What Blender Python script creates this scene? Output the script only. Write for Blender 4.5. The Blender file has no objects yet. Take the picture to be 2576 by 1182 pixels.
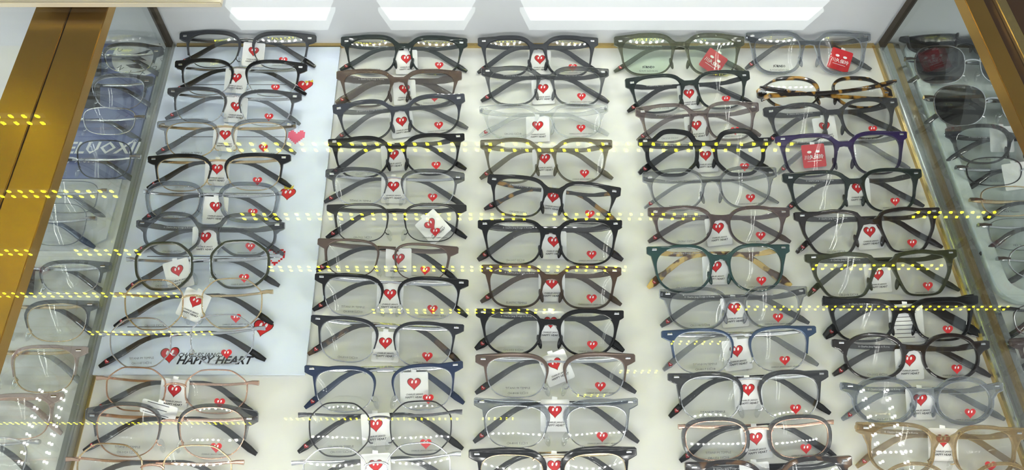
import bpy, bmesh, math, random
from mathutils import Vector, Matrix
R = random.Random(7)
scene = bpy.context.scene
col = scene.collection
# ------------------------------------------------------------------ camera, world, lights, exposure
FPX, CX, CY, H = 1900.0, 1166.0, 591.0, 0.62
P = math.radians(60.4)
cd = bpy.data.cameras.new('camera'); cam = bpy.data.objects.new('camera', cd); col.objects.link(cam)
cd.sensor_width = 36; cd.lens = 36*FPX/2576; cd.shift_x = (1288-CX)/2576
cd.clip_start = 0.01; cd.clip_end = 30
cam.location = (0, 0, H); cam.rotation_euler = (math.pi/2-P, 0, 0)
scene.camera = cam
scene.view_settings.view_transform = 'Standard'; scene.view_settings.look = 'None'
scene.view_settings.gamma = 1; scene.view_settings.use_curve_mapping = False
scene.view_settings.exposure = 0.48
scene.cycles.transparent_max_bounces = 40
scene.cycles.max_bounces = 10
scene.cycles.sample_clamp_indirect = 0
w = bpy.data.worlds.new('world'); scene.world = w; w.use_nodes = True
w.node_tree.nodes['Background'].inputs[0].default_value = (0.90, 0.95, 1.0, 1)
w.node_tree.nodes['Background'].inputs[1].default_value = 0.50

def area_light(name, loc, target, size, size_y, power, color):
    ld = bpy.data.lights.new(name, 'AREA'); ld.shape = 'RECTANGLE'; ld.size = size; ld.size_y = size_y
    ld.energy = power; ld.color = color
    o = bpy.data.objects.new(name, ld); col.objects.link(o); o.location = loc
    o.rotation_euler = (Vector(target)-Vector(loc)).to_track_quat('-Z', 'Y').to_euler()
area_light('side_fill_light', (2.4, -0.1, 0.95), (0.1, 0.3, 0), 0.8, 0.4, 17, (1.0, 0.97, 0.90))  # added fill lamp, low on the right, clear of the lens reflections
area_light('side_fill_light', (-2.4, -0.1, 0.95), (-0.2, 0.35, 0), 0.8, 0.4, 24, (0.84, 0.92, 1.0))  # added cool fill lamp, low on the left, no fixture there
area_light('front_fill_light', (0.0, -2.2, 1.1), (0.0, 0.3, 0), 2.8, 0.4, 34, (1.0, 0.975, 0.91))  # added wide fill lamp in front, brightens the whole case

D = 0.592          # distance of the case's rear wall
ZG = 0.137         # underside of the glass top
ZT = .1443         # just above the glass top
def ray(x, y):
    sx = (x-CX)/FPX; sy = -(y-CY)/FPX
    return Vector((sx, math.cos(P)+sy*math.sin(P), -math.sin(P)+sy*math.cos(P)))
def at(x, y, z=0.0):                # point of the photograph on a level plane
    d = ray(x, y); t = (z-H)/d.z
    return Vector((d.x*t, d.y*t, z))
def hit(x, y, p, n):
    d = ray(x, y); o = Vector((0, 0, H))
    return o + d*((p-o).dot(n)/d.dot(n))
def mirrored(x, y, wall_y):         # where a reflection seen in the glass top comes from
    d = ray(x, y); d.z = -d.z; t = wall_y/d.y
    return Vector((d.x*t, wall_y, 2*(ZG+0.004)-H + d.z*t))

# ------------------------------------------------------------------ materials
def new_mat(name):
    m = bpy.data.materials.new(name); m.use_nodes = True
    nt = m.node_tree; nt.nodes.clear()
    out = nt.nodes.new('ShaderNodeOutputMaterial')
    return m, nt, out
def principled(nt, color, rough=.4, metal=0., coat=0.):
    b = nt.nodes.new('ShaderNodeBsdfPrincipled')
    b.inputs['Base Color'].default_value = (*color, 1); b.inputs['Roughness'].default_value = rough
    b.inputs['Metallic'].default_value = metal; b.inputs['Coat Weight'].default_value = coat
    b.inputs['Coat Roughness'].default_value = 0.03
    if not metal: b.inputs['Specular IOR Level'].default_value = .35
    return b
def mat(name, color, rough=.4, metal=0., coat=0., noise=None):
    m, nt, out = new_mat(name); b = principled(nt, color, rough, metal, coat)
    if noise:
        sc, amt = noise
        tc = nt.nodes.new('ShaderNodeTexCoord'); n = nt.nodes.new('ShaderNodeTexNoise'); n.inputs['Scale'].default_value = sc
        mp = nt.nodes.new('ShaderNodeMapping'); nt.links.new(tc.outputs['Object'], mp.inputs[0]); nt.links.new(mp.outputs[0], n.inputs['Vector'])
        r = nt.nodes.new('ShaderNodeValToRGB'); nt.links.new(n.outputs[0], r.inputs[0])
        r.color_ramp.elements[0].position = .3; r.color_ramp.elements[1].position = .7
        r.color_ramp.elements[0].color = (*[c*(1-amt) for c in color], 1); r.color_ramp.elements[1].color = (*[min(1, c*(1+amt)) for c in color], 1)
        nt.links.new(r.outputs[0], b.inputs['Base Color'])
        m['mapping'] = 1
    nt.links.new(b.outputs[0], out.inputs[0]); return m
def schlick(nt, f0):
    lw = nt.nodes.new('ShaderNodeLayerWeight'); lw.inputs[0].default_value = .5
    p = nt.nodes.new('ShaderNodeMath'); p.operation = 'POWER'; p.inputs[1].default_value = 5; nt.links.new(lw.outputs['Facing'], p.inputs[0])
    a = nt.nodes.new('ShaderNodeMath'); a.operation = 'MULTIPLY_ADD'; a.inputs[1].default_value = 1-f0; a.inputs[2].default_value = f0
    nt.links.new(p.outputs[0], a.inputs[0]); return a
def glass(name, tint=(1, 1, 1), f0=.045, rough=0.):
    m, nt, out = new_mat(name)
    t = nt.nodes.new('ShaderNodeBsdfTransparent'); t.inputs[0].default_value = (*tint, 1)
    g = nt.nodes.new('ShaderNodeBsdfGlossy'); g.inputs['Roughness'].default_value = rough
    mx = nt.nodes.new('ShaderNodeMixShader'); nt.links.new(schlick(nt, f0).outputs[0], mx.inputs[0])
    nt.links.new(t.outputs[0], mx.inputs[1]); nt.links.new(g.outputs[0], mx.inputs[2]); nt.links.new(mx.outputs[0], out.inputs[0])
    return m
def crystal(name, color, clear, fade=None, rough=.06):
    """translucent acetate; fade=(clear at the lower rim) makes it a top-to-bottom gradient plastic"""
    m, nt, out = new_mat(name); b = principled(nt, color, rough, 0, .6)
    t = nt.nodes.new('ShaderNodeBsdfTransparent')
    tint = [min(1, c*.55+.45) for c in color]
    t.inputs[0].default_value = (*tint, 1)
    mx = nt.nodes.new('ShaderNodeMixShader'); mx.inputs[0].default_value = clear
    if fade is not None:
        tc = nt.nodes.new('ShaderNodeTexCoord'); s = nt.nodes.new('ShaderNodeSeparateXYZ'); nt.links.new(tc.outputs['Object'], s.inputs[0])
        mr = nt.nodes.new('ShaderNodeMapRange'); nt.links.new(s.outputs['Y'], mr.inputs[0])
        mr.inputs[1].default_value = -.030; mr.inputs[2].default_value = -.006; mr.inputs[3].default_value = fade; mr.inputs[4].default_value = clear
    lw = nt.nodes.new('ShaderNodeLayerWeight'); lw.inputs[0].default_value = .5        # light travels further through the plastic at its rounded edges
    er = nt.nodes.new('ShaderNodeMapRange'); nt.links.new(lw.outputs['Facing'], er.inputs[0])
    er.inputs[1].default_value = .12; er.inputs[2].default_value = .55; er.inputs[3].default_value = 1.2; er.inputs[4].default_value = .40
    mu = nt.nodes.new('ShaderNodeMath'); mu.operation = 'MULTIPLY'; mu.use_clamp = True; nt.links.new(er.outputs[0], mu.inputs[0]); mu.inputs[1].default_value = clear
    if fade is not None: nt.links.new(mr.outputs[0], mu.inputs[1])
    nt.links.new(mu.outputs[0], mx.inputs[0])
    nt.links.new(b.outputs[0], mx.inputs[1]); nt.links.new(t.outputs[0], mx.inputs[2]); nt.links.new(mx.outputs[0], out.inputs[0])
    return m
def tortoise(name, dark=(.012, .006, .004), amber=(.38, .17, .02), amount=.56, scale=90):
    m, nt, out = new_mat(name); b = principled(nt, dark, .12, 0, .6)
    tc = nt.nodes.new('ShaderNodeTexCoord'); n = nt.nodes.new('ShaderNodeTexNoise'); n.inputs['Scale'].default_value = scale; n.inputs['Detail'].default_value = 1.5
    nt.links.new(tc.outputs['Object'], n.inputs['Vector'])
    r = nt.nodes.new('ShaderNodeValToRGB'); nt.links.new(n.outputs[0], r.inputs[0])
    r.color_ramp.elements[0].position = amount-.05; r.color_ramp.elements[1].position = amount+.05
    r.color_ramp.elements[0].color = (*dark, 1); r.color_ramp.elements[1].color = (*amber, 1)
    nt.links.new(r.outputs[0], b.inputs['Base Color']); nt.links.new(b.outputs[0], out.inputs[0]); return m
def emit(name, color, strength):
    m, nt, out = new_mat(name); e = nt.nodes.new('ShaderNodeEmission')
    e.inputs[0].default_value = (*color, 1); e.inputs[1].default_value = strength; nt.links.new(e.outputs[0], out.inputs[0])
    m.cycles.emission_sampling = 'NONE'; return m

M = {
 'board': mat('white_board', (.76, .76, .72), .45, noise=(9, .015)),
 'panel': mat('pale_blue_panel', (.70, .77, .88), .4),
 'wall': mat('cabinet_white', (.62, .64, .66), .35),
 'walld': mat('grey_display_wall', (.08, .085, .085), .6),
 'cream': mat('cream_metal', (.62, .56, .42), .3, .35),
 'gold': mat('brushed_gold', (.46, .27, .06), .28, .9, noise=(6, .18)),
 'goldline': mat('gold_trim', (.60, .44, .18), .25, .9),
 'brown': mat('dark_bronze', (.10, .045, .02), .35, .6),
 'seam': mat('dark_seam', (.03, .02, .01), .6),  # near-black brown of beam seam, corner strips and black tags
 'rail': mat('grey_aluminium', (.30, .31, .295), .3, .6),
 'steel': mat('steel_channel', (.55, .58, .57), .22, .85),
 'tray': mat('frosted_tray', (.52, .58, .56), .35),
 'traylip': mat('tray_lip', (.66, .72, .70), .2),
 'acrylic': mat('grey_acrylic_sheet', (.58, .59, .60), .2),
 'poster': mat('blue_poster', (.20, .23, .42), .35, noise=(7, .45)),
 'card': mat('white_card', (.88, .88, .87), .5),
 'redcard': mat('red_card', (.62, .02, .03), .35, coat=.4),
 'red': mat('red_print', (.60, .018, .022), .45),
 'darkred': mat('dark_red_print', (.30, .012, .015), .4),
 'pink': mat('pink_print', (.75, .12, .20), .45),
 'yellow': mat('yellow_print', (.75, .6, .05), .45),
 'white': mat('white_print', (.9, .9, .9), .5),
 'ink': mat('dark_ink', (.02, .02, .025), .5),
 'grey_ink': mat('grey_ink', (.12, .12, .13), .5),
 'silver': mat('silver_metal', (.62, .62, .63), .18, 1),
 'steelgrey': mat('gunmetal', (.16, .16, .17), .25, 1),
 'gold_m': mat('pale_gold_metal', (.72, .55, .32), .18, 1),
 'rose': mat('rose_gold_metal', (.70, .45, .33), .18, 1),
 'black_m': mat('black_metal', (.015, .014, .013), .3, .2, .3),
 'bronze_m': mat('brown_matte_metal', (.12, .085, .07), .38, .5),
 'black': mat('black_acetate', (.004, .004, .004), .10, 0, .15),
 'matte': mat('matte_black_acetate', (.018, .020, .026), .42),
 'navy': mat('navy_acetate', (.018, .032, .075), .3),
 'bluemetal': mat('navy_metal', (.03, .06, .12), .3, .3, .3),
 'darkgreen': mat('dark_green_acetate', (.008, .045, .038), .12, 0, .8),
 'greenblack': crystal('green_black_acetate', (.012, .022, .018), .22),
 'olive': crystal('olive_acetate', (.045, .05, .018), .25),
 'oliveclear': crystal('olive_grey_crystal', (.15, .16, .10), .58),
 'brown_c': crystal('brown_crystal', (.13, .085, .06), .30, .78),
 'brown_t': crystal('brown_crystal_temple', (.14, .10, .075), .35),
 'mauve': crystal('mauve_brown_crystal', (.14, .095, .09), .32, .7),
 'greyfade': crystal('grey_fading_crystal', (.05, .055, .07), .15, .7),
 'beige': crystal('beige_olive_crystal', (.22, .19, .11), .55, .75),
 'smoke': crystal('smoke_grey_crystal', (.06, .06, .065), .36),
 'smoke_l': crystal('light_smoke_crystal', (.16, .165, .175), .66),
 'clear_grey': crystal('pale_grey_crystal', (.40, .41, .43), .80),
 'clear_blue': crystal('pale_blue_grey_crystal', (.40, .43, .47), .79),
 'clear': crystal('clear_crystal', (.80, .82, .82), .80),
 'pinkclear': crystal('pinkish_grey_crystal', (.26, .20, .19), .60, .8),
 'pinkbeige': crystal('pink_beige_crystal', (.50, .38, .34), .35),
 'champagne': crystal('champagne_crystal', (.46, .33, .15), .70),
 'purplefade': crystal('purple_fading_crystal', (.028, .016, .075), .08, .78),
 'brownblack': crystal('brown_black_acetate', (.018, .012, .010), .10),
 'brownrim': crystal('brown_fading_rim', (.08, .04, .018), .15, .6),
 'tort': tortoise('tortoiseshell_acetate', (.010, .005, .003), (.34, .17, .02), .585),
 'tort_dark': tortoise('dark_tortoiseshell_acetate', (.010, .005, .004), (.10, .045, .012), .55),
 'tort_amber': tortoise('amber_tortoiseshell_acetate', (.10, .045, .02), (.62, .42, .12), .50, 110),
 'blacktort': crystal('black_fading_acetate', (.008, .007, .007), .04, .6),
 'lens': glass('clear_lens', (.985, .99, .985), .05),
 'lens_green': glass('green_coated_lens', (.93, .98, .93), .07),
 'lens_dark': glass('grey_sunglass_lens', (.30, .31, .34), .06),
 'lens_brown': glass('brown_grey_sunglass_lens', (.27, .26, .24), .06),
 'pad': glass('clear_silicone_pad', (.93, .94, .93), .09, .1),
 'glass_top': glass('counter_glass', (.985, .995, .99), .028),
 'glass_side': glass('partition_glass', (.95, .975, .965), .045),
 'led_yellow': emit('yellow_green_led', (1, .98, .02), 60),
 'led_white': emit('white_led', (1, 1, .97), 45),
 'led_ceiling': emit('ceiling_led', (1, 1, .97), 60),
 'diffuser': emit('lit_diffuser', (.95, 1, .97), 8),
}
# ------------------------------------------------------------------ object helpers
def link(name, me, material=None, parent=None, smooth=False):
    if smooth:
        for p in me.polygons: p.use_smooth = True
        try: me.set_sharp_from_angle(angle=math.radians(38))
        except Exception: pass
    o = bpy.data.objects.new(name, me); col.objects.link(o)
    if material and not me.materials: me.materials.append(M[material])
    if parent: o.parent = parent
    return o
def tag(o, label=None, cat=None, group=None, kind=None):
    if label: o['label'] = label
    if cat: o['category'] = cat
    if group: o['group'] = group
    if kind: o['kind'] = kind
    return o
def empty(name, mw, **k):
    o = bpy.data.objects.new(name, None); col.objects.link(o); o.empty_display_size = .02
    o.matrix_world = mw if isinstance(mw, Matrix) else Matrix.Translation(mw)
    return tag(o, **k)
def mesh(name, verts, faces):
    me = bpy.data.meshes.new(name); me.from_pydata([tuple(v) for v in verts], [], faces); me.update(); return me
def prism(name, pts, z0, z1, material, parent=None, bevel=0.):
    """closed outline (anticlockwise) between two heights"""
    bm = bmesh.new(); b = [bm.verts.new((p[0], p[1], z0)) for p in pts]; t = [bm.verts.new((p[0], p[1], z1)) for p in pts]
    n = len(pts); bm.faces.new(list(reversed(b))); bm.faces.new(t)
    for i in range(n): bm.faces.new((b[i], b[(i+1) % n], t[(i+1) % n], t[i]))
    bmesh.ops.recalc_face_normals(bm, faces=bm.faces)
    if bevel: bmesh.ops.bevel(bm, geom=list(bm.edges), offset=bevel, segments=2, affect='EDGES')
    me = bpy.data.meshes.new(name); bm.to_mesh(me); bm.free()
    return link(name, me, material, parent)
def box(name, x0, x1, y0, y1, z0, z1, material, parent=None, bevel=0.):
    return prism(name, [(x0, y0), (x1, y0), (x1, y1), (x0, y1)], z0, z1, material, parent, bevel)
def bridge_rings(rings, closed=False, cap=True):
    n = len(rings[0]); vs = [p for r in rings for p in r]; fs = []
    m = len(rings)
    for i in range(m if closed else m-1):
        a, b = i*n, ((i+1) % m)*n
        for k in range(n): fs.append((a+k, a+(k+1) % n, b+(k+1) % n, b+k))
    if cap and not closed: fs += [tuple(reversed(range(n))), tuple(range((m-1)*n, m*n))]
    return vs, fs
SECT = [(1, .35), (.7, .9), (.0, 1), (-.7, .9), (-1, .35), (-1, -.35), (-.7, -.9), (0, -1), (.7, -.9), (1, -.35)]
def sweep(path, hv, ht, closed=False):
    """rounded strap along path in the (u,v) plane; hv half height in plane, ht half thickness along w"""
    rings = []; n = len(path)
    for i, p in enumerate(path):
        a = path[(i-1) % n] if (closed or i) else p; b = path[(i+1) % n] if (closed or i < n-1) else p
        t = Vector((b[0]-a[0], b[1]-a[1], 0)).normalized(); nn = Vector((-t.y, t.x, 0))
        h = hv[i] if isinstance(hv, list) else hv; k = ht[i] if isinstance(ht, list) else ht
        rings.append([Vector(p)+nn*h*s[0]+Vector((0, 0, k*s[1])) for s in SECT])
    return bridge_rings(rings, closed)
def join(parts):
    V, F = [], []
    for v, f in parts:
        o = len(V); V += list(v); F += [tuple(i+o for i in q) for q in f]
    return V, F
def part(name, vf, material, parent, smooth=True):
    return link(name, mesh(name, *vf), material, parent, smooth)
# flat print shapes, built as thin raised sheets in the xy plane ------------------------------
def curve_mesh(cu):
    o = bpy.data.objects.new('temporary', cu); col.objects.link(o)
    dg = bpy.context.evaluated_depsgraph_get()
    me = bpy.data.meshes.new_from_object(o.evaluated_get(dg))
    bpy.data.objects.remove(o); bpy.data.curves.remove(cu); return me
_txt = {}
def text_mesh(s, size, material, bold=0., shear=0., spacing=1.0, align='CENTER'):
    key = (s, size, material, bold, shear, align)
    if key not in _txt:
        cu = bpy.data.curves.new('lettering', 'FONT'); cu.body = s; cu.size = size; cu.resolution_u = 1
        cu.align_x = align; cu.align_y = 'CENTER'; cu.offset = bold*size; cu.shear = shear; cu.extrude = .00003; cu.space_character = spacing
        me = curve_mesh(cu); me.materials.clear(); me.materials.append(M[material]); me.name = 'lettering'; _txt[key] = me
    return _txt[key]
def heart_pts(s, n=28):
    r = []
    for i in range(n):
        t = 2*math.pi*i/n
        r.append((s*math.sin(t)**3, s*(13*math.cos(t)-5*math.cos(2*t)-2*math.cos(3*t)-math.cos(4*t))/16+s*.1))
    return list(reversed(r))
def flat(name, loops, h):
    """loops: list of (points, z) each an upright thin sheet"""
    V, F, mi = [], [], []
    for k, (pts, z) in enumerate(loops):
        o = len(V); n = len(pts)
        V += [(p[0], p[1], z) for p in pts]+[(p[0], p[1], z+h) for p in pts]
        F.append(tuple(o+n+i for i in range(n))); mi.append(k)
        for i in range(n): F.append((o+i, o+(i+1) % n, o+n+(i+1) % n, o+n+i)); mi.append(k)
    me = mesh(name, V, F)
    return me, mi
def oval(cx, cy, a, b, rot=0, n=14):
    return [(cx+a*math.cos(t)*math.cos(rot)-b*math.sin(t)*math.sin(rot), cy+a*math.cos(t)*math.sin(rot)+b*math.sin(t)*math.cos(rot)) for t in [2*math.pi*i/n for i in range(n)]]
def heart_mesh(s, color='red', outline=True):
    loops = []; mats = []
    if outline: loops.append((heart_pts(s), 0)); mats.append('brown')
    loops.append((heart_pts(s*(.91 if outline else 1)), .00004)); mats.append(color)
    for k in (-1, 1): loops.append((oval(k*.27*s, .30*s, .13*s, .24*s, -.25), .0001)); mats.append('white')
    me, mi = flat('heart', loops, .00004)
    for m_ in mats: me.materials.append(M[m_])
    for p, i in zip(me.polygons, mi): p.material_index = i
    return me
HEART_LENS = heart_mesh(.0046, 'red', False); HEART_TAG = heart_mesh(.0058); HEART_TIP = heart_mesh(.0020, 'darkred', False)
# ------------------------------------------------------------------ setting
def X_at(px, py, z=0.): return at(px, py, z).x
XL = at(452, 100).x; XR = at(2195, 120).x
box('floor', -1.3, 1.3, -.12, D, -.02, 0, 'board')['kind'] = 'structure'
box('wall_back', -1.3, 1.3, D, D+.02, -.02, ZG-.002, 'wall')['kind'] = 'structure'
box('trim_1', XL+.0, XR, D-.004, D-.0002, .0002, .004, 'goldline')['kind'] = 'structure'
# display wall standing behind the counter (seen mirrored in the glass top)
box('wall_display', -1.3, 1.3, D+.06, D+.08, -.02, 1.95, 'walld')['kind'] = 'structure'
# raised pale board of the first column
pq = [at(216, 943, .002), at(776, 940, .002), at(851, 112, .002), at(448, 104, .002)]
xl0 = XL-.0014
pq = [(xl0, pq[0].y), ((pq[1].x+pq[2].x)/2, pq[0].y), ((pq[1].x+pq[2].x)/2, D-.005), (xl0, D-.005)]
board = prism('display_board', pq, .0013, .0032, 'panel')
tag(board, 'pale bluish-white display board under the leftmost full column of eyeglasses', 'display board')
PZ = .00325
def decal(name, me, px, py, rot=0., z=PZ, parent=board):
    o = link(name, me, None, parent); p = at(px, py, z); o.matrix_local = Matrix.Translation(p) @ Matrix.Rotation(rot, 4, 'Z'); return o
def ink_line(px0, px1, py, parent=board, z=PZ):
    a, b = at(px0, py, z), at(px1, py, z); m_ = (a+b)/2
    me, _ = flat('printed_line', [([(-(b-a).x/2, -.00035), ((b-a).x/2, -.00035), ((b-a).x/2, .00035), (-(b-a).x/2, .00035)], 0)], .00003)
    o = link('printed_line', me, 'ink', parent); o.location = m_
for x0, x1, y in ((480, 745, 213), (455, 725, 344), (415, 700, 486), (370, 665, 645), (320, 640, 822)): ink_line(x0, x1, y)
decal('heart_print', heart_mesh(.0085), 767, 216, .0)
bow, _ = flat('bow', [([(0, 0), (.004, .002), (.004, -.002)], 0), ([(0, 0), (-.004, -.002), (-.004, .002)], 0)], .00004)
bow.materials.append(M['yellow']); decal('bow_print', bow, 778, 205, .2, PZ+.0002)
def pixel_heart(s, color, hollow=False):
    rows = ['.XX...XX.', 'XXXX.XXXX', 'XXXXXXXXX', 'XXXXXXXXX', 'XXXXXXXXX', '.XXXXXXX.', '..XXXXX..', '...XXX...', '....X....']
    loops = []
    for j, r in enumerate(rows):
        for i, c in enumerate(r):
            if c == 'X':
                inner = 0 < j < 7 and all(0 <= i+a < 9 and rows[j+b][i+a] == 'X' for a, b in ((1, 0), (-1, 0), (0, 1), (0, -1)))
                if hollow and inner: continue
                x, y = (i-4.5)*s, (4.5-j)*s
                loops.append(([(x, y-s), (x+s, y-s), (x+s, y), (x, y)], 0))
    me, _ = flat('pixel_heart', loops, .00004); me.materials.append(M[color]); return me
decal('pixel_heart_print', pixel_heart(.0019, 'pink'), 745, 345)
decal('pixel_heart_print', pixel_heart(.0019, 'red', True), 693, 647)
decal('heart_print', heart_mesh(.0078), 724, 488)
cr, _ = flat('crown', [([(-.004, 0), (.004, 0), (.005, .005), (.002, .002), (0, .006), (-.002, .002), (-.005, .005)], 0)], .00004)
cr.materials.append(M['yellow']); decal('crown_print', cr, 726, 476, 0, PZ+.0002)
decal('heart_print', heart_mesh(.0090), 661, 825, -.15)
decal('logo_heart', heart_mesh(.0082), 427, 893, .12)
decal('logo_lettering', text_mesh("CHARLES JANG'S", .0052, 'ink', .015, .25, 1.0, 'LEFT'), 447, 893)
decal('logo_lettering', text_mesh("HAPPY HEART", .0100, 'ink', .03, .3, 1.0, 'LEFT'), 444, 907)
# left rails + partition
XLr = XL
r = box('trim_2', XLr-.0085, XLr-.0015, -.02, D-.003, 0, .010, 'rail', bevel=.0008); r['kind'] = 'structure'
r = box('trim_3', XLr-.0014, XLr+.0009, -.02, D-.003, 0, .0012, 'goldline'); r['kind'] = 'structure'
pt = box('glass_partition', XLr-.0075, XLr-.0035, -.02, D-.003, .0101, ZG-.012, 'glass_side')
tag(pt, 'upright glass pane along the left edge of the bluish board, under the wide gold beam', 'glass panel')
ps = box('corner_post', XL-.0075, XL-.0015, D-.012, D-.0045, .0101, ZG-.012, 'seam')
tag(ps, 'thin dark upright corner strip at the rear left end of the case', 'corner strip')
# right rails + partition
r = box('trim_4', XR+.0015, XR+.010, -.02, D-.003, 0, .010, 'steel', bevel=.0008); r['kind'] = 'structure'
r = box('trim_5', XR, XR+.0014, -.02, D-.003, 0, .004, 'goldline'); r['kind'] = 'structure'
r = box('trim_6', XR+.0102, XR+.0190, -.02, D-.003, 0, .0075, 'goldline', bevel=.0008); r['kind'] = 'structure'
r = box('trim_7', XR+.0192, XR+.0260, -.02, D-.003, 0, .006, 'steel', bevel=.0006); r['kind'] = 'structure'
pt = box('glass_partition', XR+.0035, XR+.0075, -.02, D-.003, .0101, ZG-.012, 'glass_side')
tag(pt, 'upright greenish glass pane along the right edge of the case, beside the sunglasses', 'glass panel')
ps = box('corner_post', XR+.0015, XR+.0070, D-.012, D-.0045, .0101, ZG-.012, 'seam')
tag(ps, 'thin dark upright corner strip at the rear right end of the case', 'corner strip')
# beams carrying the top
a, b = at(271, 20, ZG-.002), at(88, 20, ZG-.002); xr, xl = a.x, b.x; xm = at(177, 20, ZG-.002).x
be = empty('gold_beam', (xm, .30, ZG-.014), label='wide brushed gold beam with a centre seam running down the left side', cat='beam')
be_m = be.matrix_world.inverted()
def bpart(n, x0, x1, z0, z1, m_, parent, inv):
    o = box(n, x0, x1, -.05, D+.03, z0, z1, m_, None, .0006); o.data.transform(inv); o.parent = parent; return o
bpart('beam_plate', xl, xm-.0006, ZG-.014, ZG-.0025, 'gold', be, be_m)
bpart('beam_plate', xm+.0006, xr, ZG-.014, ZG-.0025, 'gold', be, be_m)
bpart('seam', xm-.0006, xm+.0006, ZG-.013, ZG-.004, 'seam', be, be_m)
x0 = at(2430, 2, ZG-.002).x; x1 = at(2478, 2, ZG-.002).x; x2 = at(2508, 2, ZG-.002).x; x3 = at(2535, 2, ZG-.002).x
be = empty('bronze_beam', (x1, .30, ZG-.014), label='bronze and gold case frame beam at the far right', cat='beam'); be_m = be.matrix_world.inverted()
bpart('gold_plate', x0, x1, ZG-.014, ZG-.0025, 'gold', be, be_m)
bpart('dark_groove', x1, x2, ZG-.014, ZG-.006, 'brown', be, be_m)
bpart('gold_lip', x2, x3, ZG-.014, ZG-.0025, 'goldline', be, be_m)
bpart('dark_plate', x3, x3+.08, ZG-.014, ZG-.004, 'brown', be, be_m)
gt = box('glass_top', -1.2, 1.1, -.05, D+.03, ZG, ZG+.0070, 'glass_top')
tag(gt, 'clear glass counter top over all the eyeglasses, mirroring rows of small lights', 'glass top')
e = at(553, 12, .150)
cb = empty('cream_shelf_edge', (e.x-.3, e.y, ZT), label='cream and gold metal shelf edge across the top left corner', cat='shelf edge'); inv = cb.matrix_world.inverted()
yb_ = at(300, 19, ZT).y
for n, y0, y1, z0, z1, m_ in (('edge_plate', yb_+.0012, yb_+.05, ZT, .1490, 'cream'), ('gold_lip', yb_, yb_+.0011, ZT, .1496, 'cream')):
    o = box(n, -1.2, e.x, y0, y1, z0, z1, m_, None, .0006); o.data.transform(inv); o.parent = cb
# lights mirrored in the top --------------------------------------------------
def led_strip(P0, P1, spacing, material, size, label, group, vertical=True):
    d = P1-P0; n = max(2, int(d.length/spacing)+1); mid = (P0+P1)/2
    root = empty('led_strip', mid, label=label, cat='led strip', group=group)
    L2 = d.length/2+.006
    sgn = 1 if vertical else 0
    if vertical: V = box('strip_base', -L2, L2, 0.0012, .003, -.004, .004, 'white', root)
    else: V = box('strip_base', -L2, L2, -.004, .004, .0012, .003, 'white', root)
    vs, fs = [], []
    for i in range(n):
        x = -d.length/2+i*spacing; o = len(vs); a, b = size
        for sx, sy, sz in ((-1, 0, -1), (1, 0, -1), (1, 0, 1), (-1, 0, 1), (-1, 1, -1), (1, 1, -1), (1, 1, 1), (-1, 1, 1)):
            if vertical: vs.append((x+sx*a+sz*a*.35, -.0002+sy*.0014, sz*b))
            else: vs.append((x+sx*a, sz*b, -.0002+sy*.0014))
        fs += [(o, o+1, o+2, o+3), (o+4, o+7, o+6, o+5), (o, o+4, o+5, o+1), (o+1, o+5, o+6, o+2), (o+2, o+6, o+7, o+3), (o+3, o+7, o+4, o)]
    c = link('led_chips', mesh('led_chips', vs, fs), material, root); c['kind'] = 'stuff'
    return root
WY = D+.012
rows = [(370, 572, 1992), (545, 612, 1330), (545, 1395, 1770), (540, 2305, 2505), (676, 682, 1572), (672, 2050, 2380), (783, 940, 1405), (775, 1860, 2535),
        (862, 1692, 1822), (935, 1562, 1655), (995, 1455, 1528), (1053, 1215, 1300), (1054, 718, 1165),
        (301, 0, 104), (488, -30, 285), (635, -30, 85), (635, 195, 365), (742, -30, 462), (838, 228, 548), (1065, -30, 642)]
lab_ = ['longest dotted row near the top', 'left half of second dotted row', 'middle of second dotted row', 'right end of second dotted row', 'third long dotted row', 'third dotted row over the right rail',
        'short fourth row over middle columns', 'fourth row over the right columns', 'short row on blue browline glasses', 'short row right of lower middle column', 'five dots above silver-clear browline', 'few dots on silver-clear browline',
        'low row in the second column', 'top short row on gold beam', 'row crossing gold beam and acrylic sheet', 'short row at left edge', 'row crossing left rail', 'long row beside left rail', 'short row over silver wire polygon pair', 'lowest row at bottom left']
for (y, x0_, x1_), lb in zip(rows, lab_):
    a, b = mirrored(x0_, y, WY), mirrored(x1_, y, WY); b.z = a.z
    led_strip(a, b, .0168, 'led_yellow', (.0019, .0023), 'yellow-green led strip, mirrored as the '+lb, 'led strips mirrored in the glass top')
led_strip(Vector((XL+.03, .055, .128)), Vector((XR-.02, .055, .128)), .0125, 'led_white', (.0017, .0017), 'white led strip under the front edge of the glass top, mirrored in the lenses', 'white led strips inside the case', False)
led_strip(Vector((XL+.03, D-.012, .128)), Vector((XR-.02, D-.012, .128)), .0125, 'led_white', (.0017, .0017), 'white led strip under the rear edge of the glass top, mirrored on the rims', 'white led strips inside the case', False)
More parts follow.
